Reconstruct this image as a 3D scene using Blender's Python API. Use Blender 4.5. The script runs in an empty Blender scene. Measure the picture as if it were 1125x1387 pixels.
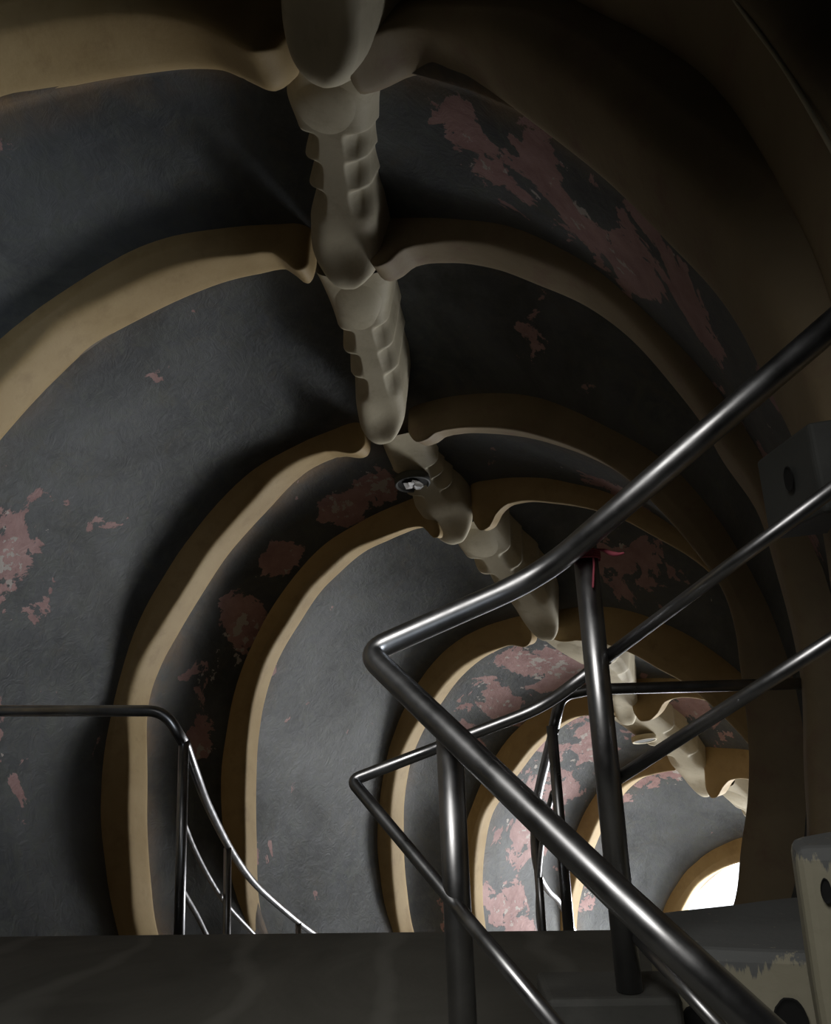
import bpy, bmesh, math, random
from mathutils import Vector, Matrix, noise
random.seed(4)
S = bpy.context.scene
COL = S.collection
PI = math.pi

# ------------------------------------------------------------------ camera
cam_d = bpy.data.cameras.new('camera'); cam = bpy.data.objects.new('camera', cam_d); COL.objects.link(cam)
cr = Vector((0.9989, 0.0121, -0.0444)); cf = Vector((0.0, 0.9649, 0.2626)).normalized()
cu = cr.cross(cf).normalized(); cr = cf.cross(cu).normalized()
cam.matrix_world = Matrix(((cr.x, cu.x, -cf.x, 0), (cr.y, cu.y, -cf.y, 0), (cr.z, cu.z, -cf.z, 0), (0, 0, 0, 1)))
cam_d.sensor_fit = 'VERTICAL'; cam_d.sensor_height = 36.0; cam_d.lens = 36.0 * 1093.9 / 1387.0
cam_d.clip_start = 0.02; cam_d.clip_end = 300
S.camera = cam

# ------------------------------------------------------------------ light
w = bpy.data.worlds.new('overcast_sky'); S.world = w; w.use_nodes = True
bg = w.node_tree.nodes['Background']; bg.inputs['Color'].default_value = (0.93, 0.96, 1.0, 1); bg.inputs['Strength'].default_value = 3.0
def area(name, loc, target, size, power, color=(1, 1, 1), portal=False):
    l = bpy.data.lights.new(name, 'AREA'); l.shape = 'DISK'; l.size = size; l.energy = power; l.color = color
    if portal: l.cycles.is_portal = True
    o = bpy.data.objects.new(name, l); COL.objects.link(o)
    o.location = loc; o.rotation_euler = (Vector(target) - Vector(loc)).to_track_quat('-Z', 'Y').to_euler()
    return o
# daylight falling into the open lower mouth of the tunnel, and through the window on the landing behind
area('mouth_daylight', (10.8, 14.2, -7.7), (1.0, 8.0, -1.2), 3.0, 720, (1.0, 0.97, 0.92))
area('mouth_skylight', (6.2, 12.8, -4.9), (2.0, 9.6, -1.5), 2.0, 430, (0.96, 0.98, 1.0))
area('stairwell_window', (0.75, -0.3, 0.1), (-3.9, 3.2, 1.5), 0.45, 17, (0.84, 0.92, 1.0)).data.spread = 1.22
area('stair_fill', (-0.8, -0.6, 1.6), (0.4, 2.0, -0.8), 1.3, 4.8, (1.0, 0.98, 0.93)).data.spread = 1.1  # unseen fill lamp, added to brighten the steps, floor and near railing
S.view_settings.view_transform = 'Standard'; S.view_settings.look = 'None'
S.view_settings.gamma = 1; S.view_settings.use_curve_mapping = False; S.view_settings.exposure = -0.12

# ------------------------------------------------------------------ materials
def mat(name, base, rough=0.8, metal=0.0):
    m = bpy.data.materials.new(name); m.use_nodes = True
    b = m.node_tree.nodes['Principled BSDF']
    b.inputs['Base Color'].default_value = (*base, 1); b.inputs['Roughness'].default_value = rough; b.inputs['Metallic'].default_value = metal
    return m
class NT:
    def __init__(s, m): s.t = m.node_tree; s.b = s.t.nodes['Principled BSDF']; s.c = s.n('ShaderNodeTexCoord').outputs['Object']
    def n(s, k, **kw):
        x = s.t.nodes.new(k)
        for a, v in kw.items(): setattr(x, a, v)
        return x
    def noise(s, scale, detail=6, rough=0.6, vec=None, dist=0.0):
        x = s.n('ShaderNodeTexNoise'); x.inputs['Scale'].default_value = scale; x.inputs['Detail'].default_value = detail
        x.inputs['Roughness'].default_value = rough; x.inputs['Distortion'].default_value = dist
        s.t.links.new(vec or s.c, x.inputs['Vector']); return x.outputs['Fac']
    def ramp(s, fac, a, b, ca=(0, 0, 0), cb=(1, 1, 1)):
        x = s.n('ShaderNodeValToRGB'); e = x.color_ramp.elements
        e[0].position = a; e[1].position = b; e[0].color = (*ca, 1); e[1].color = (*cb, 1)
        s.t.links.new(fac, x.inputs['Fac']); return x.outputs['Color']
    def mix(s, fac, a, b):
        x = s.n('ShaderNodeMix', data_type='RGBA')
        for v, i in ((fac, 0), (a, 6), (b, 7)):
            if isinstance(v, tuple): x.inputs[i].default_value = (*v, 1)
            elif isinstance(v, float): x.inputs[i].default_value = v
            else: s.t.links.new(v, x.inputs[i])
        return x.outputs[2]
    def math(s, op, a, b):
        x = s.n('ShaderNodeMath', operation=op)
        for v, i in ((a, 0), (b, 1)):
            if isinstance(v, float): x.inputs[i].default_value = v
            else: s.t.links.new(v, x.inputs[i])
        return x.outputs[0]
    def bump(s, h, strength, dist=0.02):
        x = s.n('ShaderNodeBump'); x.inputs['Strength'].default_value = strength; x.inputs['Distance'].default_value = dist
        s.t.links.new(h, x.inputs['Height']); s.t.links.new(x.outputs[0], s.b.inputs['Normal'])
    def col(s, c): s.t.links.new(c, s.b.inputs['Base Color'])
def attr(t, name):
    a = t.n('ShaderNodeAttribute'); a.attribute_name = name; return a.outputs['Fac']

def shell_material():
    m = mat('peeling_slate_plaster', (0.1, 0.1, 0.11), 0.62); t = NT(m)
    base = t.ramp(t.noise(1.3, 8, 0.65), 0.3, 0.72, (0.042, 0.047, 0.054), (0.115, 0.122, 0.128))
    base = t.mix(t.ramp(t.noise(5.0, 6, 0.7, dist=1.5), 0.45, 0.75), base, (0.095, 0.105, 0.093))
    base = t.mix(t.math('MULTIPLY', t.ramp(t.noise(0.9, 7, 0.7, dist=0.8), 0.48, 0.66), 0.75), base, (0.034, 0.036, 0.034))
    base = t.mix(t.math('MULTIPLY', t.ramp(t.noise(2.2, 8, 0.75, dist=2.0), 0.55, 0.7), 0.5), base, (0.10, 0.09, 0.062))
    # rusty ochre overspray along the ribs (painted that way), from the 'ochre' attribute
    oc = t.math('MULTIPLY', attr(t, 'ochre'), t.ramp(t.noise(3.0, 5), 0.3, 0.65))
    base = t.mix(oc, base, (0.20, 0.125, 0.06))
    # pink undercoat where paint has flaked off
    pk = t.math('ADD', attr(t, 'peel'), t.math('MULTIPLY', t.math('SUBTRACT', t.noise(2.6, 9, 0.62, dist=0.4), 0.5), 2.6))
    mask = t.ramp(pk, 0.46, 0.49)
    pink = t.ramp(t.noise(6.0, 4), 0.3, 0.7, (0.27, 0.15, 0.145), (0.40, 0.25, 0.235))
    c = t.mix(mask, base, pink)
    fl = t.math('ADD', attr(t, 'peel'), t.math('MULTIPLY', t.math('SUBTRACT', t.noise(9.0, 6, 0.6), 0.5), 3.0))
    c = t.mix(t.ramp(fl, 0.90, 0.94), c, (0.42, 0.38, 0.35))
    t.col(c)
    t.bump(t.math('SUBTRACT', t.math('ADD', t.noise(7.0, 8, 0.7, dist=2.5), t.math('MULTIPLY', t.noise(2.0, 4), 1.5)), t.math('MULTIPLY', mask, 0.25)), 0.28, 0.03)
    return m
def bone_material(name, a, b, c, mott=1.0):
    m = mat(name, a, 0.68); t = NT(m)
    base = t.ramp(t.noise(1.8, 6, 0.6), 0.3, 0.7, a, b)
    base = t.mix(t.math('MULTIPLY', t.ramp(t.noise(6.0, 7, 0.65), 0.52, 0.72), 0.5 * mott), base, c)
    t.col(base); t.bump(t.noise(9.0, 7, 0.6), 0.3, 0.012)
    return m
M_SHELL = shell_material()
M_RIB = bone_material('ochre_rib_plaster', (0.31, 0.215, 0.095), (0.40, 0.295, 0.15), (0.22, 0.145, 0.065))
M_VERT = bone_material('cream_spine_plaster', (0.43, 0.38, 0.27), (0.54, 0.48, 0.35), (0.29, 0.235, 0.155))
M_RIB_SHADE = bone_material('shaded_rib_plaster', (0.20, 0.15, 0.085), (0.28, 0.215, 0.13), (0.18, 0.085, 0.07))  # darker copy of the rib plaster, shade of the right arms put into the colour
def steel_material():
    m = mat('stainless_steel', (0.56, 0.56, 0.57), 0.2, 1.0); t = NT(m)
    t.t.links.new(t.ramp(t.noise(14.0, 5), 0.3, 0.75, (0.27,) * 3, (0.45,) * 3), t.b.inputs['Roughness'])
    t.col(t.ramp(t.noise(6.0, 5), 0.3, 0.7, (0.30, 0.30, 0.31), (0.52, 0.52, 0.53)))
    return m
M_STEEL = steel_material()
def floor_material():
    m = mat('worn_dark_floor', (0.05, 0.05, 0.045), 0.7); t = NT(m)
    b = t.ramp(t.noise(1.6, 7, 0.6, dist=1.0), 0.3, 0.7, (0.085, 0.083, 0.072), (0.17, 0.165, 0.145))
    x = t.n('ShaderNodeTexWave'); x.inputs['Scale'].default_value = 0.7; x.inputs['Distortion'].default_value = 9.0; x.inputs['Detail'].default_value = 4; x.inputs['Detail Scale'].default_value = 0.7
    t.t.links.new(t.c, x.inputs['Vector'])
    b = t.mix(t.math('MULTIPLY', t.ramp(x.outputs['Fac'], 0.9, 1.0), 0.45), b, (0.26, 0.255, 0.23))
    b = t.mix(t.math('MULTIPLY', t.ramp(x.outputs['Fac'], 0.1, 0.0, (1, 1, 1), (0, 0, 0)), 0.0), b, (0.02, 0.02, 0.018))
    t.col(b); t.bump(t.noise(9.0, 6), 0.3, 0.01)
    return m
M_FLOOR = floor_material()
def step_material():
    # cream wall paint with slate paint of the treads running down over the edge
    m = mat('cream_step_paint', (0.4, 0.36, 0.26), 0.75); t = NT(m)
    cream = t.ramp(t.noise(3.0, 6), 0.3, 0.7, (0.30, 0.28, 0.20), (0.38, 0.35, 0.27))
    mp = t.n('ShaderNodeMapping'); mp.inputs['Scale'].default_value = (1, 1, 0.12); t.t.links.new(t.c, mp.inputs['Vector'])
    drip = t.noise(28.0, 6, 0.7, vec=mp.outputs[0])
    d = t.math('SUBTRACT', attr(t, 'depth_below'), t.math('MULTIPLY', t.math('SUBTRACT', drip, 0.35), 0.16))
    c = t.mix(t.ramp(d, 0.0, 0.006), (0.14, 0.145, 0.145), cream)
    t.col(c); t.bump(t.noise(20.0, 6), 0.35, 0.006)
    return m
M_STEP = step_material()
M_STEPDARK = bone_material('slate_step_paint', (0.08, 0.08, 0.074), (0.14, 0.14, 0.13), (0.03, 0.03, 0.03))
M_BEAM = bone_material('grey_beam_paint', (0.05, 0.053, 0.05), (0.08, 0.083, 0.08), (0.05, 0.05, 0.05))
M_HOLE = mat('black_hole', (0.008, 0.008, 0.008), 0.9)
M_FOIL = mat('crumpled_foil', (0.6, 0.6, 0.6), 0.3, 0.8)
M_STRING = mat('red_string', (0.48, 0.09, 0.13), 0.7)

# ------------------------------------------------------------------ helpers
def link_mesh(name, verts, faces, m, parent=None, smooth=True, attrs=None):
    me = bpy.data.meshes.new(name); me.from_pydata([tuple(v) for v in verts], [], faces); me.validate()
    bm = bmesh.new(); bm.from_mesh(me); bmesh.ops.recalc_face_normals(bm, faces=bm.faces); bm.to_mesh(me); bm.free()
    if attrs:
        for k, vals in attrs.items():
            a = me.attributes.new(k, 'FLOAT', 'POINT')
            for i, v in enumerate(vals): a.data[i].value = v
    if smooth:
        for p in me.polygons: p.use_smooth = True
    me.materials.append(m)
    o = bpy.data.objects.new(name, me); COL.objects.link(o)
    if parent: o.parent = parent; o.matrix_parent_inverse = Matrix.Translation(-Vector(parent.location))
    return o
def thing(name, label, cat, loc=(0, 0, 0), group=None):
    o = bpy.data.objects.new(name, None); o.empty_display_size = 0.1; COL.objects.link(o); o.location = loc
    return tag(o, label, cat, group)
def tag(o, label, cat, group=None):
    o['label'] = label; o['category'] = cat
    if group: o['group'] = group
    return o
def structure(o, label=None):
    o['kind'] = 'structure'
    if label: o['label'] = label
    return o

def fillet(pts, rad):
    """round the corners of a polyline; rad: one value or one per inner vertex"""
    pts = [Vector(p) for p in pts]; out = [pts[0]]
    for i in range(1, len(pts) - 1):
        r = rad[i - 1] if isinstance(rad, (list, tuple)) else rad
        a, b, c = pts[i - 1], pts[i], pts[i + 1]
        d = min(r, (a - b).length * 0.45, (c - b).length * 0.45)
        p0 = b + (a - b).normalized() * d; p2 = b + (c - b).normalized() * d
        for k in range(9):
            t = k / 8; out.append(p0 * (1 - t) ** 2 + b * 2 * t * (1 - t) + p2 * t * t)
    out.append(pts[-1]); return out
def spline(pts, n=8):
    pts = [Vector(p) for p in pts]; P = [pts[0] * 2 - pts[1]] + pts + [pts[-1] * 2 - pts[-2]]; out = []
    for i in range(1, len(P) - 2):
        for k in range(n):
            t = k / n; a, b, c, d = P[i - 1:i + 3]
            out.append(0.5 * ((2 * b) + (c - a) * t + (2 * a - 5 * b + 4 * c - d) * t * t + (3 * b - a - 3 * c + d) * t ** 3))
    out.append(pts[-1]); return out
def tube(name, pts, r, m, parent=None, seg=20, cap=True):
    pts = [Vector(p) for p in pts]; q = [pts[0]]
    for p in pts[1:]:
        if (p - q[-1]).length > 1e-4: q.append(p)
    pts = q; V = []; F = []; n = len(pts); nrm = None
    for i, p in enumerate(pts):
        t = ((pts[min(i + 1, n - 1)] - pts[max(i - 1, 0)])).normalized()
        if nrm is None: nrm = t.cross(Vector((0, 0, 1)) if abs(t.z) < 0.9 else Vector((1, 0, 0))).normalized()
        nrm = (nrm - t * nrm.dot(t)).normalized(); bn = t.cross(nrm)
        rr = r(i / (n - 1)) if callable(r) else r
        for k in range(seg):
            a = 2 * PI * k / seg; V.append(p + nrm * (math.cos(a) * rr) + bn * (math.sin(a) * rr))
    for i in range(n - 1):
        for k in range(seg):
            F.append((i * seg + k, i * seg + (k + 1) % seg, (i + 1) * seg + (k + 1) % seg, (i + 1) * seg + k))
    if cap: F.append(tuple(range(seg))); F.append(tuple((n - 1) * seg + k for k in range(seg)))
    return link_mesh(name, V, F, m, parent)
def prism(name, poly, z0, z1, m, parent=None, bev=0.012, rough=0.0, div=0):
    """vertical prism over a plan polygon, soft edges, slight unevenness"""
    bm = bmesh.new(); n = len(poly)
    lo = [bm.verts.new((x, y, z0)) for x, y in poly]; hi = [bm.verts.new((x, y, z1)) for x, y in poly]
    bm.faces.new(lo[::-1]); bm.faces.new(hi)
    for i in range(n): bm.faces.new((lo[i], lo[(i + 1) % n], hi[(i + 1) % n], hi[i]))
    if bev: bmesh.ops.bevel(bm, geom=list(bm.edges), offset=bev, segments=3, affect='EDGES', profile=0.5)
    if div: bmesh.ops.subdivide_edges(bm, edges=list(bm.edges), cuts=div, use_grid_fill=True); bmesh.ops.triangulate(bm, faces=[f for f in bm.faces if len(f.verts) > 4])
    bmesh.ops.recalc_face_normals(bm, faces=bm.faces)
    if rough:
        for v in bm.verts: v.co += noise.noise_vector(v.co * 6) * rough
    me = bpy.data.meshes.new(name); bm.to_mesh(me); bm.free()
    a = me.attributes.new('depth_below', 'FLOAT', 'POINT')
    for i, v in enumerate(me.vertices): a.data[i].value = z1 - v.co.z
    me.materials.append(m); o = bpy.data.objects.new(name, me); COL.objects.link(o)
    if parent: o.parent = parent; o.matrix_parent_inverse = Matrix.Translation(-Vector(parent.location))
    return o

# ------------------------------------------------------------------ the tunnel: frames along its descending, right-turning axis
FR = {-3: ((-.9, -2.6, 1.5), (1, 0, 0), (0, 1, 0)),
      -2: ((-.9, -.6, 1.5), (1, 0, 0), (0, .9885, -.1513)),
      -1: ((-1.6, 1.9, 1.35), (1, 0, 0), (0, .9392, -.3434)),
      0: ((-1.469, 2.573, 1.038), (.9881, -.1535, -.0115), (.1405, .9298, -.3402)),
      1: ((-.741, 4.145, .537), (.9757, -.2188, -.0132), (.2137, .9628, -.1657)),
      2: ((-.159, 6.021, .027), (.9068, -.4215, .0034), (.4167, .8954, -.1571)),
      3: ((.56, 6.916, -.44), (.915, -.4035, -.0077), (.4022, .9132, -.0658)),
      4: ((1.426, 8.705, -1.465), (.733, -.6802, -.0032), (.6799, .7325, .0326)),
      5: ((2.511, 9.738, -2.072), (.7802, -.6254, -.0113), (.6201, .7757, -.1172)),
      6: ((3.47, 10.874, -2.961), (.5847, -.8112, .004), (.809, .5828, -.0767)),
      7: ((4.721, 11.663, -4.179), (.5264, -.8502, -.0004), (.8434, .5223, -.1259)),
      8: ((5.9, 12.1, -5.2), (.4061, -.9138, 0), (.9091, .4041, -.101))}
FR = {k: tuple(Vector(x) for x in v) for k, v in FR.items()}
RB = {-3: 2.9, -2: 2.85, -1: 2.62, 0: 2.4, 1: 2.4, 2: 2.4, 3: 2.4, 4: 2.4, 5: 2.4, 6: 2.4, 7: 2.4, 8: 2.4}
SPINE = {-3: 80, -2: 74, -1: 54, 0: 62.4, 1: 82.3, 2: 93.5, 3: 96, 4: 90.5, 5: 97.5, 6: 92.5, 7: 93, 8: 93}
RELIEF = 0.30
def lerpk(D, s):
    i = max(-3, min(7, math.floor(s))); t = s - i
    return D[i] * (1 - t) + D[i + 1] * t
def cat(D, s, j=None):
    i = max(-3, min(7, math.floor(s))); t = s - i
    g = lambda k: (D[max(-3, min(8, k))][j] if j is not None else D[max(-3, min(8, k))])
    a, b, c, d = g(i - 1), g(i), g(i + 1), g(i + 2)
    return b + (c - a) * (t * 0.5) + (a * 2 - b * 5 + c * 4 - d) * (t * t * 0.5) + (b * 3 - a - c * 3 + d) * (t ** 3 * 0.5)
def frame(s):
    c = cat(FR, s, 0); u = cat(FR, s, 1).normalized(); n = cat(FR, s, 2).normalized()
    u = (u - n * u.dot(n)).normalized(); v = u.cross(n); return c, u, v, n
def tp(s, phi, r):
    c, u, v, n = frame(s); a = math.radians(phi); return c + (u * math.cos(a) + v * math.sin(a)) * r
STEPIN = {-3: .1, -2: .1, -1: .06, 0: .05, 1: .38, 2: .03, 3: .34, 4: .24, 5: .24, 6: .22, 7: .0}   # each bay is a shallow cone, closing in towards the next rib
WIDEN = {-3: 0, -2: .1, -1: .42, 0: .44, 1: .22, 2: .04, 3: 0, 4: 0, 5: 0, 6: 0, 7: 0, 8: 0}
def widen(s, phi):
    t = min(1, max(0, (22 - phi) / 48)); return lerpk(WIDEN, s) * t * t * (3 - 2 * t) if phi > -100 else 0
def shell_r(s, phi=90):
    f = s - math.floor(s); b = STEPIN[max(-3, min(7, math.floor(s)))]
    return lerpk(RB, s) + .035 + b * (1 - f ** 1.5) + widen(s, phi)

# flaked zones (bay position, angle, size in bay, size in degrees, strength)
PEEL = [(0.40, 50, .35, 8, .62), (0.45, 38, .45, 12, .62), (.7, 46, .25, 7, .5), (.35, 24, .4, 14, .5), (.6, 5, .5, 18, .35),
        (1.30, 160, .16, 7, .95), (1.22, 176, .2, 7, .9), (1.3, 186, .2, 8, .7), (1.5, 150, .1, 4, .5), (1.5, 62, .2, 4, .45), (1.15, 168, .15, 6, .6),
        (2.5, 106, .3, 5, 1.0), (2.45, 116, .3, 5, .95), (2.55, 134, .25, 6, .7), (2.6, 150, .3, 9, .9), (2.5, 162, .25, 6, .7), (2.55, 177, .2, 6, .85), (2.5, 60, .3, 12, .5),
        (3.5, 65, .3, 14, .5), (3.4, 50, .3, 12, .3), (3.1, 148, .06, 12, .35), (3.2, 190, .1, 5, .4),
        (4.5, 106, .35, 12, .85), (4.5, 125, .25, 8, .75), (4.5, 140, .2, 6, .55), (4.6, 190, .3, 10, .6), (4.4, 60, .3, 14, .4),
        (5.4, 105, .3, 12, .6), (5.5, 122, .3, 12, .68), (5.5, 140, .3, 12, .72), (5.5, 158, .3, 9, .75), (5.4, 180, .3, 8, .75), (5.6, 196, .3, 8, .6), (5.5, 60, .3, 12, .6), (5.5, 85, .3, 12, .5),
        (6.2, 108, .14, 8, .8), (6.12, 125, .1, 8, .5), (6.2, 160, .15, 12, .6), (6.5, 60, .3, 16, .6), (-.5, 190, .2, 8, .4)]
def peel(s, phi):
    x = 0
    for a, b, c, d, e in PEEL: x = max(x, e * math.exp(-(((s - a) / c) ** 2 + ((phi - b) / d) ** 2)))
    return x
def ochre(s):
    if s < -1.5: return 0
    f = s - math.floor(s); return max(0, 1 - min(f, 1 - f) / 0.22) ** 1.3

def shell_side(name, left):
    V = []; F = []; P_ = []; O_ = []; ns = 248; na = 72
    for i in range(ns + 1):
        s = -3 + i * 10.0 / ns
        sp = cat(SPINE, s)
        for j in range(na + 1):
            t = j / na
            phi = sp + (270 - sp) * t if left else sp + (-90 - sp) * t
            p = tp(s, phi, shell_r(s, phi))
            d = noise.noise(p * 1.1) * 0.035 + noise.noise(p * 4.0) * 0.008
            V.append(tp(s, phi, shell_r(s, phi) + d)); P_.append(peel(s, phi)); O_.append(ochre(s))
    # outer skin gives the shell its thickness
    n0 = len(V)
    for i in range(ns + 1):
        s = -3 + i * 10.0 / ns; sp = cat(SPINE, s)
        for j in range(na + 1):
            t = j / na; phi = sp + (270 - sp) * t if left else sp + (-90 - sp) * t
            V.append(tp(s, phi, shell_r(s, phi) + .32)); P_.append(0); O_.append(0)
    W = na + 1
    for i in range(ns):
        for j in range(na):
            a = i * W + j
            F.append((a, a + 1, a + W + 1, a + W)); b = a + n0; F.append((b, b + W, b + W + 1, b + 1))
    for j in range(na):
        F.append((j, j + n0, j + 1 + n0, j + 1)); a = ns * W + j; F.append((a, a + 1, a + 1 + n0, a + n0))
    for i in range(ns):
        for j in (0, na):
            a = i * W + j; F.append((a, a + W, a + W + n0, a + n0))
    return link_mesh(name, V, F, M_SHELL, attrs={'peel': P_, 'ochre': O_})
structure(shell_side('wall_left', True), 'outer curved side of the tunnel, slate plaster with flaked pink patches')
structure(shell_side('wall_right', False), 'inner curved side of the tunnel in deep shade')

# wall closing the upper end of the tunnel behind the viewer
def disc(name, s, r, m):
    c, u, v, n = frame(s); N = 64
    V = [c + (u * math.cos(2 * PI * k / N) + v * math.sin(2 * PI * k / N)) * r for k in range(N)] + [c + (u * math.cos(2 * PI * k / N) + v * math.sin(2 * PI * k / N)) * r - n * .15 for k in range(N)]
    F = [tuple(range(N)), tuple(range(2 * N - 1, N - 1, -1))] + [(k, (k + 1) % N, N + (k + 1) % N, N + k) for k in range(N)]
    return link_mesh(name, V, F, m, smooth=False)
structure(disc('wall_back', -2.97, 3.3, M_STEPDARK))

# ------------------------------------------------------------------ ribs
# rib section across the arm: near flank (along the axis, share of the flank height), then the broad inner face tilting away
# down the tunnel and the far flank (along the axis, metres behind the crest)
NEAR = [(-.43, None), (-.425, 0), (-.41, .18), (-.392, .42), (-.374, .66), (-.355, .84), (-.335, .95)]
FAR = [(-.31, 0), (-.28, .001), (-.24, .004), (-.19, .010), (-.14, .018), (-.09, .027), (-.055, .034), (-.03, .043), (-.008, .058), (.010, .085), (.024, .125), (.034, .18), (.040, .27), (.044, .5), (.045, None)]
PROF = [(x, h, 0) for x, h in NEAR] + [(x, h, 1) for x, h in FAR]
ARMS = {  # crest radius against angle, from the tip beside the spine outwards
    0: ([(66.6, 2.09), (69, 2.10), (72.2, 2.17), (77.4, 2.309), (82.9, 2.364), (88.6, 2.382), (94.8, 2.403), (101, 2.421), (107.7, 2.44), (130, 2.42), (262, 2.4)],
        [(58.4, 2.15), (56.8, 2.14), (55.6, 2.24), (54.4, 2.36), (51.9, 2.43), (47, 2.454), (40.7, 2.43), (35.7, 2.4), (29.8, 2.38), (24.3, 2.378), (14.5, 2.40), (5, 2.48), (-3, 2.53), (-12, 2.61), (-19, 2.66), (-28, 2.74), (-32, 2.76)]),
    1: ([(87.4, 2.12), (88.6, 2.14), (91.5, 2.27), (93.4, 2.343), (101.3, 2.389), (109.4, 2.403), (118.3, 2.413), (126.7, 2.44), (133.3, 2.414), (139.6, 2.393), (146.2, 2.379), (262, 2.4)],
        [(77.6, 2.16), (76, 2.15), (73.8, 2.195), (72.0, 2.30), (68, 2.374), (60.6, 2.415), (52.7, 2.409), (45.6, 2.427), (39.1, 2.418), (30.9, 2.399), (23.8, 2.389), (16.7, 2.373), (9.6, 2.415), (3.4, 2.42), (-3.2, 2.44), (-9.3, 2.47), (-17.6, 2.5), (-27, 2.58), (-60, 2.6)]),
    2: ([(98.2, 2.25), (99.6, 2.26), (101.7, 2.292), (105.4, 2.394), (111.4, 2.451), (117.6, 2.445), (124.7, 2.39), (135.9, 2.375), (146.7, 2.358), (156.8, 2.386), (164.5, 2.445), (172.5, 2.454), (182.6, 2.367), (194.2, 2.343), (205.3, 2.382), (215.2, 2.444), (262, 2.4)],
        [(88.6, 2.26), (86, 2.227), (83.8, 2.25), (81.8, 2.311), (77.9, 2.344), (73.8, 2.356), (65.9, 2.374), (57.8, 2.386), (43.3, 2.406), (31, 2.4), (25.5, 2.41), (16.6, 2.441), (11.4, 2.423), (5.1, 2.388), (-3.9, 2.37), (-14, 2.378), (-19.8, 2.385), (-25.9, 2.422), (-82, 2.4)]),
    3: ([(100.1, 2.09), (101.6, 2.13), (104, 2.3), (108.9, 2.368), (115, 2.403), (120.1, 2.437), (128.5, 2.444), (133.3, 2.452), (142.5, 2.433), (152.9, 2.439), (161.9, 2.405), (169.8, 2.37), (179.6, 2.333), (192.4, 2.347), (209.2, 2.472), (262, 2.42)],
        [(91.8, 2.14), (90, 2.11), (87.7, 2.145), (85.9, 2.27), (83.3, 2.36), (79.7, 2.394), (73.3, 2.397), (67.6, 2.402), (58.8, 2.41), (51.4, 2.405), (40.9, 2.423), (-82, 2.4)]),
    4: ([(93.0, 2.29), (95.3, 2.304), (99.2, 2.38), (108.5, 2.416), (122.1, 2.413), (131.8, 2.393), (142.1, 2.416), (152, 2.428), (162.4, 2.402), (173.4, 2.37), (185.5, 2.371), (198, 2.404), (262, 2.4)],
        [(88.2, 2.36), (86, 2.34), (83.7, 2.33), (78.4, 2.371), (71.1, 2.391), (64.5, 2.389), (57, 2.377), (50.3, 2.397), (42.7, 2.397), (33.1, 2.417), (-82, 2.4)]),
    5: ([(100.9, 2.127), (103, 2.18), (105.4, 2.245), (111.4, 2.345), (117.6, 2.371), (126.7, 2.367), (135.1, 2.357), (141.7, 2.365), (148.8, 2.39), (154.9, 2.44), (167.4, 2.421), (180.3, 2.391), (189.4, 2.362), (262, 2.4)],
        [(94.0, 2.12), (91.5, 2.08), (89, 2.09), (86, 2.18), (83.5, 2.33), (80, 2.39), (76.6, 2.415), (69.4, 2.43), (-82, 2.4)]),
    6: ([(98, 2.3), (100, 2.35), (103.1, 2.378), (113, 2.44), (120.9, 2.441), (128.4, 2.413), (145.6, 2.358), (160.5, 2.361), (171.3, 2.42), (262, 2.4)],
        [(88, 2.04), (85.5, 2.01), (83.5, 2.03), (80.5, 2.2), (78.2, 2.3), (72.1, 2.379), (-82, 2.4)]),
    7: ([(98, 2.25), (101, 2.35), (109.5, 2.38), (123, 2.411), (132.4, 2.429), (140.4, 2.4), (262, 2.4)],
        [(88, 2.1), (85, 2.12), (81, 2.33), (60, 2.4), (-82, 2.4)]),
    -1: ([(60, 2.35), (64, 2.35), (70, 2.55), (120, 2.62), (262, 2.62)],
         [(50, 2.4), (47, 2.38), (43, 2.5), (28, 2.55), (14, 2.62), (2, 2.61), (-5, 2.63), (-10, 2.64), (-17, 2.64), (-27, 2.69)])}
def hermite(tab, x):
    """smooth interpolation through a monotone table"""
    sg = 1 if tab[-1][0] > tab[0][0] else -1
    k = 0
    while k < len(tab) - 2 and sg * x > sg * tab[k + 1][0]: k += 1
    x0, y0 = tab[k]; x1, y1 = tab[k + 1]
    def slope(i):
        if i <= 0 or i >= len(tab) - 1: return 0.0
        a = (tab[i][1] - tab[i - 1][1]) / (tab[i][0] - tab[i - 1][0]); b = (tab[i + 1][1] - tab[i][1]) / (tab[i + 1][0] - tab[i][0])
        return (a + b) / 2 if abs(a) < .03 and abs(b) < .03 else (0.0 if a * b <= 0 else 2 * a * b / (a + b))
    h = x1 - x0; t = (x - x0) / h; m0 = slope(k) * h; m1 = slope(k + 1) * h
    return (2 * t ** 3 - 3 * t * t + 1) * y0 + (t ** 3 - 2 * t * t + t) * m0 + (-2 * t ** 3 + 3 * t * t) * y1 + (t ** 3 - t * t) * m1
WIDE = {-1: 1.0, 0: 1.0, 1: .92, 2: .74, 3: .60, 4: .72, 5: .68, 6: .6, 7: .45}
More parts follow.
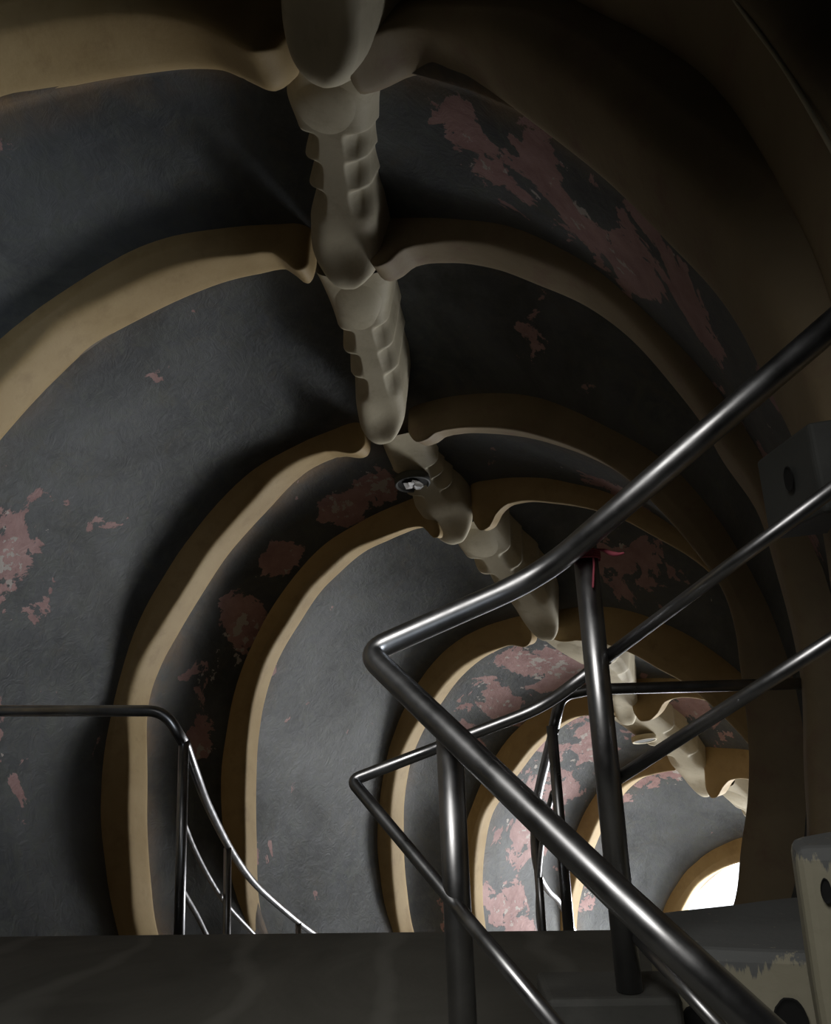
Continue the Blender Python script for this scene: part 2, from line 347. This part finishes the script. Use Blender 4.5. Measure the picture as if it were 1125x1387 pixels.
def rib_arm(i, side, label, m):
    tab = ARMS[i][side]; a0, a1 = tab[0][0], tab[-1][0]; sg = 1 if a1 > a0 else -1
    c, u, v, n = (FR[i][0], FR[i][1], None, FR[i][2]); u = (u - n * u.dot(n)).normalized(); v = u.cross(n)
    angs = []; d = -0.0
    # dense near the rounded tip, coarser along the arm
    cap = 0.11 / 2.2 * 180 / PI
    for k in range(9): angs.append(a0 + sg * cap * (1 - math.cos(k / 8 * PI / 2)))
    k = cap
    while k < abs(a1 - a0) - 0.01: k += 0.7 if k < 14 else 1.3; angs.append(a0 + sg * min(k, abs(a1 - a0)))
    V = []; F = []; W = len(PROF)
    for q, ph in enumerate(angs):
        e = abs(ph - a0) / cap; sc = math.sqrt(max(0.0, 1 - (1 - min(e, 1)) ** 2)) if e < 1 else 1.0
        sc = max(sc, 0.02)
        rc = hermite(tab, ph); rs = RB[i] + .035 + widen(i, ph); a = math.radians(ph)
        rc = rc + (1 - sc) * 0.11
        dirv = u * math.cos(a) + v * math.sin(a); dist = abs(ph - a0)
        wide = WIDE[i] * (.7 if side and i > 1 else 1) * (0.42 + 0.58 * (lambda q: q * q * (3 - 2 * q))(min(1, dist / 26)))      # the arm narrows towards the spine
        crest = rc - .045 * min(1, dist / 10)
        for (x, h, far) in PROF:
            xc = -0.16; x = xc + (x - xc) * (0.25 + 0.75 * sc) * (wide if x < xc else 1)
            wob = noise.noise((c + dirv * rc) * 2.2 + Vector((i * 7, x, 0))) * 0.010 * (dist > 8)
            if h is None: r = rs + .5
            elif far: r = crest + h * (0.6 + 0.4 * sc) + wob
            else: r = rs + .02 + (crest + wob - rs - .02) * h
            V.append(c + dirv * r + n * x)
    for q in range(len(angs) - 1):
        for k in range(W - 1):
            b = q * W + k; F.append((b, b + 1, b + W + 1, b + W))
        F.append((q * W, (q + 1) * W, (q + 1) * W + W - 1, q * W + W - 1))
    F.append(tuple(range(W))); F.append(tuple((len(angs) - 1) * W + k for k in range(W)))
    o = link_mesh('rib', V, F, m)
    tag(o, label, 'rib', 'plaster ribs on the left wall' if side == 0 else 'plaster ribs on the right wall')
    return o
LBL = {
 -1: ('nearest rib arching overhead on the left above the topmost vertebra', 'unlit brown rib in the top right corner, nearest of all'),
 0: ('broad ochre rib arm sweeping to the left edge below the topmost vertebra', 'broad rib arm curving right beneath the topmost vertebra, running down into shade'),
 1: ('ochre rib arm left of the second vertebra, leaving the picture at mid height', 'dim rib arm right of the second vertebra, fading into the black wall'),
 2: ('long ochre rib arm passing behind the left guard rail down to the floor edge', 'pale rib arm with a bright thin rim crossing behind the upper handrail'),
 3: ('ochre rib arm second from the left along the floor edge, beside pink patches', 'pale rib arm below the bright-rimmed one, crossed by the handrail above the red string'),
 4: ('ochre rib arm behind the corner of the near railing', 'thin-rimmed dark rib arm just above the far horizontal rail'),
 5: ('ochre rib arm between the two near railing posts', 'white-lit rib arm just under the far horizontal rail'),
 6: ('narrow yellow rib arm right behind the right near post', 'small tan rib arm at the right end of the lit opening'),
 7: ('brown rib arm bordering the white daylight opening', 'last rib arm on the right at the tunnel mouth')}
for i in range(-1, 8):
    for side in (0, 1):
        rib_arm(i, side, LBL[i][side], M_RIB_SHADE if (side == 1 and i <= 2) else M_RIB)

tr = tube('edge_highlight_1', spline([(.930, 2.04, 2.56), (.937, 1.937, 2.325), (.94, 1.781, 1.898), (.961, 1.654, 1.551), (.958, 1.529, 1.21), (.946, 1.454, 1.004), (.93, 1.40, .8)]), .006, M_VERT)  # pale bead stands in for the highlight on the rib's near edge
structure(tr, 'thin pale highlight line along the nearest rib, top right corner')

# ------------------------------------------------------------------ vertebrae along the crown of the tunnel
def vert_point(tab, t, wv, lift=0.0, ragged=1.0):
    """point on the inward face of a vertebra: t along it (0..1), wv across it (-1..1)"""
    s0, s1 = tab[0][0], tab[-1][0]; s = s0 + (s1 - s0) * t
    pl = hermite([(q[0], q[1]) for q in tab], s); pr = hermite([(q[0], q[2]) for q in tab], s)
    mid = (pl + pr) / 2; half = (pl - pr) / 2
    capl = 0.17 if s0 > -1 else 0.42
    if t > 1 - capl: half *= math.sqrt(max(0.0, 1 - ((t - (1 - capl)) / capl) ** 2.3)) * 0.999 + 0.001
    bite = 0.0; side = 1 if wv > 0 else -1
    for k, q in enumerate((.34, .47, .60)):
        q += 0.02 * noise.noise(Vector((s0 * 3 + k, side * 4, 0))); x = (t - q) / 0.12
        if 0 <= x <= 1: bite = max(bite, (1 - x))
        elif -0.22 < x < 0: bite = max(bite, 1 + x / 0.22)
    bite = bite * bite * (3 - 2 * bite) * ragged
    half *= 1 - (0.17 if side > 0 else 0.08) * bite
    rad0 = (2.31 - .215 * t ** 2.3) if s0 > -1 else 2.13 - .08 * t
    aw = min(1, abs(wv))
    groove = bite * 0.06 * min(1, max(0, (aw - 0.40) / 0.3))
    hollow = 0.03 * math.exp(-((t - .86) / .10) ** 2) * (1 - aw ** 2) 
    rs = lerpk(RB, s) + RELIEF + 0.36
    edge = (1 - aw ** 4.5) ** 0.6
    endf = math.sqrt(max(0.0, 1 - max(0, (t - (1 - min(capl, .2) * .45)) / (min(capl, .2) * .45)) ** 2.2))
    dr = (rad0 - lift + groove + hollow)
    # sides and end stand nearly square, with a rounded shoulder, then run back into the wall
    sh = 0.10 * (1 - edge) + 0.07 * (1 - endf)
    dr += sh
    if aw > .995 or t > .9995: dr = rs
    # the near (upper) part is webbed out towards the rib tips
    if s0 < -1: s += .17 * wv * max(0, (t - .3) / .7)
    return tp(s, mid + half * wv, dr)
def patch(tab, tc, wc, dt, dw, lift, n1, n2, name, T, sink=.010, pw=4):
    V = []; F = []
    for a in range(n1 + 1):
        rr = a / n1
        for k in range(n2):
            g = 2 * PI * k / n2
            V.append(vert_point(tab, tc + dt * rr * math.sin(g), wc + dw * rr * math.cos(g), lift=(lift + sink) * (1 - rr * rr) - sink))
    for a in range(n1):
        for k in range(n2): F.append((a * n2 + k, a * n2 + (k + 1) % n2, (a + 1) * n2 + (k + 1) % n2, (a + 1) * n2 + k))
    link_mesh(name, V, F, M_VERT, T)
def vertebra(label, tab, pad=True, ragged=1.0):
    s0, s1 = tab[0][0], tab[-1][0]
    T = thing('vertebra', label, 'vertebra', tp((s0 + s1) / 2, (tab[0][1] + tab[-1][2]) / 2, 2.65), 'plaster vertebrae of the spine on the ceiling')
    nt, nw = 110, 52; V = []; F = []
    for a in range(nt + 1):
        t = a / nt; t = t if t < .8 else .8 + .2 * math.sin((t - .8) / .2 * PI / 2)
        for b in range(nw + 1):
            x = -1 + 2 * b / nw; x = math.copysign(abs(x) ** 0.8, x)
            V.append(vert_point(tab, t, -x, ragged=ragged))
    W = nw + 1
    for a in range(nt):
        for b in range(nw): q = a * W + b; F.append((q, q + 1, q + W + 1, q + W))
    link_mesh('body', V, F, M_VERT, T)
    if pad: patch(tab, .19, 0, .135, .80, .020, 14, 36, 'pad', T, sink=.002)
    return T
VB = [('topmost vertebra, a large rounded tongue cut by the top of the picture', [(-1.1, 60.0, 49.5), (-.9, 60.2, 50), (-.62, 61, 51), (-.38, 63, 53.5), (-.17, 66, 57)]),
      ('largest whole vertebra, below the topmost tongue, with deep notches along both edges', [(-.03, 69.5, 56.6), (.14, 72.7, 60.8), (.29, 74.3, 63.9), (.48, 77.3, 68), (.71, 82.1, 71.8), (.83, 84.7, 73.5), (.93, 86, 75.2), (1.0, 86.8, 76.6)]),
      ('third vertebra down, slim and notched, above the round socket with broken glass', [(1.03, 89.3, 77), (1.14, 89.7, 78.7), (1.25, 90.4, 81.1), (1.35, 91.6, 82.1), (1.52, 93, 83.4), (1.66, 95.2, 84.7), (1.82, 97, 87.2)]),
      ('vertebra with the round socket of broken glass at its upper end', [(1.90, 96, 85.5), (2.1, 97.4, 87), (2.4, 100, 89), (2.7, 102, 90.4), (2.87, 102.7, 91), (3.05, 104, 93)]),
      ('vertebra passing behind the bent part of the near handrail', [(3.04, 101, 90.5), (3.2, 100.9, 89.8), (3.36, 99.8, 88), (3.52, 96, 84.5), (3.65, 93.8, 82.7), (3.83, 92.5, 82.5)]),
      ('vertebra behind the top of the right near post', [(3.93, 93, 81), (4.07, 92.3, 80.3), (4.32, 91.4, 78.8), (4.6, 94.4, 83.7), (4.9, 100.5, 91.5), (5.09, 104, 95)]),
      ('brightly lit vertebra with an empty round socket, under the far horizontal rail', [(5.12, 107, 94), (5.35, 105.8, 92), (5.58, 103.5, 88.3), (5.75, 101, 86.8), (5.98, 99.5, 87.5), (6.15, 100, 91)]),
      ('short last vertebra next to the daylight at the tunnel mouth', [(6.18, 95, 85), (6.5, 94, 84), (6.92, 94, 84)])]
def tongue(label):
    end = tp(-.08, 60.4, 2.09); top = tp(-.93, 53.0, 2.14); ax = (end - top).normalized(); top = end - ax * 1.7; L = 1.7
    c0 = tp(-.4, 57, 0); out = (tp(-.4, 57, 2.1) - c0).normalized(); out = (out - ax * out.dot(ax)).normalized(); wd = ax.cross(out).normalized()
    T = thing('vertebra', label, 'vertebra', end + out * .4 - ax * .5, 'plaster vertebrae of the spine on the ceiling')
    V = []; F = []; nt, nw = 90, 44
    for a in range(nt + 1):
        t = a / nt; t = t if t < .8 else .8 + .2 * math.sin((t - .8) / .2 * PI / 2); x = t * L
        q = max(0, (x - (L - .27)) / .27); half = .215 * (math.sqrt(max(0, 1 - q ** 2.2)) * .999 + .001) * (1 + .06 * math.sin(x * 2.2))
        for b in range(nw + 1):
            y = -1 + 2 * b / nw; y = math.copysign(abs(y) ** .8, y); aw = abs(y)
            h = .09 * (1 - (1 - aw ** 4.5) ** .6) + .07 * (1 - math.sqrt(max(0, 1 - max(0, (x - (L - .12)) / .12) ** 2.2)))
            h += .035 * math.exp(-((x - (L - .28)) / .2) ** 2) * (1 - aw ** 2) - .02 * math.exp(-((x - (L - .75)) / .1) ** 2) * (1 - aw ** 2)
            if aw > .995 or a == nt: h = .62
            V.append(top + ax * x + wd * (half * y) + out * h)
    W = nw + 1
    for a in range(nt):
        for b in range(nw): q = a * W + b; F.append((q, q + 1, q + W + 1, q + W))
    link_mesh('body', V, F, M_VERT, T)
tongue(VB[0][0])
for i, k in enumerate(VB):
    if i: vertebra(k[0], k[1], pad=i not in (3, 6))

# round sockets sunk in two vertebrae
def socket(s, ph, r, R_, label, glass):
    c, u, v, n = frame(s); a = math.radians(ph); inw = -(u * math.cos(a) + v * math.sin(a)); p = tp(s, ph, r)
    ax = (n - inw * n.dot(inw)).normalized(); ay = inw.cross(n).normalized(); N = 36
    T = thing('light_socket', label, 'light socket', p)
    V = []; F = []
    prof = [(R_ * .98, 0.0), (R_ * 1.06, .012), (R_ * 1.14, .018), (R_ * 1.2, .008), (R_ * 1.22, -.05), (R_ * .95, -.05)]
    for (q, h) in prof:
        for k in range(N): g = 2 * PI * k / N; V.append(p + (ax * math.cos(g) + ay * math.sin(g)) * q + inw * h)
    for q in range(len(prof)):
        for k in range(N): F.append((q * N + k, q * N + (k + 1) % N, ((q + 1) % len(prof)) * N + (k + 1) % N, ((q + 1) % len(prof)) * N + k))
    link_mesh('rim', V, F, M_VERT if not glass else M_BEAM, T)
    V = [p + (ax * math.cos(2 * PI * k / N) + ay * math.sin(2 * PI * k / N)) * R_ + inw * .004 for k in range(N)] + [p + inw * -.01]
    link_mesh('recess', V, [(k, (k + 1) % N, N) for k in range(N)], M_HOLE if glass else M_STEPDARK, T)
    if glass:
        rd = random.Random(3)
        for q in range(7):
            g0 = rd.uniform(0, 2 * PI); rr = R_ * rd.uniform(.25, .55); cc = p + (ax * math.cos(g0) + ay * math.sin(g0)) * rr + inw * .02
            k = rd.randint(4, 6); sz = R_ * rd.uniform(.22, .42); vs = []
            for j in range(k): g = 2 * PI * j / k + rd.uniform(-.3, .3); vs.append(cc + (ax * math.cos(g) * sz * 1.2 + ay * math.sin(g) * sz * .8) + inw * rd.uniform(-.008, .012))
            vs2 = [x - inw * .004 for x in vs]
            link_mesh('glass_shard', vs + vs2, [tuple(range(k)), tuple(range(2 * k - 1, k - 1, -1))] + [(j, (j + 1) % k, k + (j + 1) % k, k + j) for j in range(k)], M_FOIL, T, smooth=False)
socket(2.34, 95.8, 2.235, .13, 'round dark socket full of broken glass on the ceiling spine', True)
socket(5.42, 101.4, 2.235, .13, 'empty round socket in the brightly lit vertebra', False)

# ------------------------------------------------------------------ floors and steps
LZ = -.62
landing = prism('floor', [(-3.9, 3.43), (1.05, 2.704), (1.05, .75), (-3.2, .75)], LZ - .16, LZ, M_FLOOR, bev=.008)
structure(landing, 'dark worn landing slab at the bottom of the picture')
low = prism('floor', [(-3.0, .55), (1.0, .55), (.9, -2.8), (-2.6, -2.8)], -1.62, -1.5, M_FLOOR, bev=0)
structure(low, 'lower floor under the viewer')
low2 = prism('floor', [(-3.1, 3.6), (1.8, 3.0), (1.7, 3.75), (-2.9, 4.0)], -1.12, -1.0, M_FLOOR, bev=0)
structure(low2, 'lower landing beyond the slab edge')

# descending flight beyond the lower landing (hidden from the viewer by the slab edge)
flt = thing('stair_flight', 'flight of dark steps going down the tunnel beyond the landing edge', 'stairs', (-.3, 4.0, -1.2))
path = spline([(-.27, 3.95, 0), (-.3, 4.8, 0), (-.2, 5.5, 0), (.05, 6.3, 0), (.5, 7.2, 0), (1.1, 8.0, 0)], 5)
for k in range(len(path) - 1):
    a, b = path[k], path[k + 1]; d = (b - a).normalized(); q = Vector((d.y, -d.x, 0)) * .8
    z = -1.12 - .15 * k
    prism('step', [((a - q).x, (a - q).y), ((a + q).x, (a + q).y), ((b + q).x, (b + q).y), ((b - q).x, (b - q).y)], z - .3, z, M_STEPDARK, flt, bev=.006)

up = thing('stair_flight', 'cream plaster steps with dark dripping treads rising at the bottom right', 'stairs', (.6, 1.7, LZ))
prism('step', [(.205, 1.86), (.47, 1.82), (.44, 1.64), (.20, 1.67)], LZ, -.485, M_STEPDARK, up, bev=.012, rough=.004)
prism('step', [(.50, 2.10), (.96, 2.22), (.96, 1.62), (.455, 1.79)], -1.35, -.435, M_STEP, up, bev=.022, rough=.006, div=5)
prism('step', [(.618, 1.51), (1.0, 1.72), (1.0, 1.2), (.575, 1.385)], -1.35, -.2, M_STEP, up, bev=.02, rough=.006, div=5)
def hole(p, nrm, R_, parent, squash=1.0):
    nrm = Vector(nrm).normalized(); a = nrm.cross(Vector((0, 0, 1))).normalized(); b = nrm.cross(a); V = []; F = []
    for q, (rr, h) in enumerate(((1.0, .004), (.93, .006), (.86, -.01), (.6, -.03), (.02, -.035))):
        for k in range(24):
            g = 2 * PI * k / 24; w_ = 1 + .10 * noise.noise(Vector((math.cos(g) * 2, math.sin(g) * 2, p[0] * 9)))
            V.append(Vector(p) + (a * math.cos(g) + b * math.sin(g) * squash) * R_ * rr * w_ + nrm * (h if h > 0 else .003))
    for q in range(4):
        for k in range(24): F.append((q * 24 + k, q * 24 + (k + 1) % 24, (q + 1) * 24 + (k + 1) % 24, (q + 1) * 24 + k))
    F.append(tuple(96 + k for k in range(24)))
    return link_mesh('hole_shade_mark', V, F, M_HOLE, parent)
for p, R_, sq in (((.660, 1.721, -.545), .030, 1.1), ((.387, 1.655, -.575), .026, .8), ((.50, 1.775, -.585), .035, 1.5)):  # the last, elongated one is a shadow on the step front, painted as a black disc
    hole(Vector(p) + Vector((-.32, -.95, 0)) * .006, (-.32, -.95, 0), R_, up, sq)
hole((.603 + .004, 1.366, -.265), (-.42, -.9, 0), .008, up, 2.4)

# beam stub with a hole, right of the handrail
bmT = thing('concrete_beam', 'dark grey beam end with a round hole, right of the upper handrail', 'beam', (1.0, 1.75, .44))
b1 = prism('beam_body', [(.835, 1.88), (1.5, 1.62), (1.42, 1.40), (.842, 1.62)], .40, .60, M_BEAM, bmT, bev=.01, rough=.003)
hole((.834, 1.72, .505), (-1, 0, 0), .02, bmT, 1.5)
def ring(name, p, nrm, R_, r_, m, parent):
    nrm = Vector(nrm).normalized(); a = nrm.cross(Vector((0, 0, 1))).normalized(); b = nrm.cross(a)
    pts = [Vector(p) + (a * math.cos(2 * PI * k / 24) + b * math.sin(2 * PI * k / 24)) * R_ for k in range(25)]
    return tube(name, pts, r_, m, parent, 8)

# ------------------------------------------------------------------ railings
R1, R2 = .0245, .0125
nr = thing('stair_railing', 'near stainless steel railing with a bent handrail turning round the stairwell', 'railing', (.36, 1.66, LZ))
nh = [(.809, 1.155, .697), (.252, 1.639, .298), (-.111, 1.646, .159), (.266, 1.256, -.239), (.425, 1.088, -.4)]
tube('handrail', fillet(nh, [.10, .045, .01]), R1, M_STEEL, nr, 28)
tube('post', [(.343, 1.622, .36), (.357, 1.69, -.48)], R1, M_STEEL, nr, 28)
tube('post', [(.043, 1.544, -.005), (.040, 1.566, LZ)], R1, M_STEEL, nr, 28)
tube('mid_rail', [(.738, 1.199, .393), (.367, 1.655, .125)], R2, M_STEEL, nr)
tube('mid_rail', fillet([(.373, 1.655, .126), (.248, 1.73, .039), (-.157, 1.745, -.09), (.042, 1.532, -.297), (.173, 1.252, -.413)], [.06, .02, .01]), R2, M_STEEL, nr)
tube('mid_rail', [(.756, 1.247, .177), (.374, 1.68, -.106)], R2, M_STEEL, nr)
tube('mid_rail', [(.365, 1.70, -.372), (.461, 1.43, -.494)], R2, M_STEEL, nr)

lr = thing('stair_railing', 'stainless guard rail on the left, its handrail curving down to the slab edge', 'railing', (-1.02, 3.52, -1.0))
tube('handrail', fillet([(-2.158, 3.475, .18), (-1.096, 3.488, .133), (-1.018, 3.521, 0.0)], .085), R1 - .001, M_STEEL, lr)
tube('handrail', spline([(-1.015, 3.521, .009), (-1.029, 3.77, -.142), (-1.078, 4.177, -.305), (-1.12, 4.821, -.578), (-1.114, 5.353, -.821), (-1.068, 5.825, -1.03), (-.95, 6.365, -1.3), (-.845, 6.839, -1.518), (-.666, 7.327, -1.789)]), R1 - .004, M_STEEL, lr)
tube('mid_rail', spline([(-1.03, 3.56, -.30), (-1.095, 4.018, -.485), (-1.149, 4.544, -.702), (-1.156, 4.961, -.901), (-1.122, 5.498, -1.16), (-.98, 6.241, -1.608)]), R2, M_STEEL, lr)
tube('mid_rail', spline([(-1.03, 3.56, -.56), (-1.116, 4.151, -.783), (-1.16, 4.505, -.941), (-1.194, 4.989, -1.195)]), R2, M_STEEL, lr)
for x, y, z, zb in ((-1.018, 3.521, .01, -1.0), (-1.121, 4.775, -.57, -1.6), (-.965, 6.295, -1.27, -2.1), (-1.815, 3.481, .155, -1.0)):
    tube('post', [(x, y, z), (x, y + .02, zb)], R1 - .003, M_STEEL, lr)

crl = thing('stair_railing', 'far stainless guard rail in the centre, seen between the two near posts', 'railing', (.53, 3.5, -1.0))
tube('handrail', fillet([(2.07, 3.39, .112), (.703, 3.486, .14), (.575, 3.491, .121), (.54, 3.525, -.006)], [.02, .05]), R1 - .001, M_STEEL, crl)
tube('handrail', spline([(.544, 3.525, -.006), (.544, 3.876, -.152), (.548, 4.348, -.365), (.588, 4.939, -.632), (.666, 5.525, -.881), (.797, 6.103, -1.099), (.948, 6.672, -1.287), (1.147, 7.388, -1.631), (1.378, 8.013, -2.026)]), R1 - .003, M_STEEL, crl)
tube('mid_rail', spline([(.517, 3.56, -.27), (.523, 3.956, -.445), (.57, 4.659, -.743), (.641, 5.489, -1.128), (.728, 6.104, -1.485)]), R2, M_STEEL, crl)
for x, y, z, zb in ((.528, 3.505, .0, -1.0), (.576, 4.757, -.54, -1.6), (1.628, 3.408, .121, -1.0)):
    tube('post', [(x, y, z), (x, y + .01, zb)], R1 - .002, M_STEEL, crl)

# red string knotted round the right near post
st = thing('red_string', 'red string knotted at the top of the right near post with one loose end', 'string', (.343, 1.62, .34))
rd = random.Random(2); pts = []
for k in range(90):
    a = k / 90 * 2 * PI * 4; pts.append(Vector((.3435 + math.cos(a) * .0275, 1.6225 + math.sin(a) * .0275, .322 + .018 * k / 90 + rd.uniform(-.001, .001))))
tube('knot_wrap', pts, .003, M_STRING, st, 8)
tube('loose_end', spline([(.362, 1.592, .338), (.374, 1.583, .333), (.385, 1.576, .325), (.397, 1.571, .322), (.408, 1.567, .323)]), lambda t: .0022 + .003 * math.sin(t * PI) ** 2, M_STRING, st, 8)
tube('hanging_end', spline([(.352, 1.596, .33), (.353, 1.597, .31), (.350, 1.599, .285), (.347, 1.6, .262)]), .0022, M_STRING, st, 8)
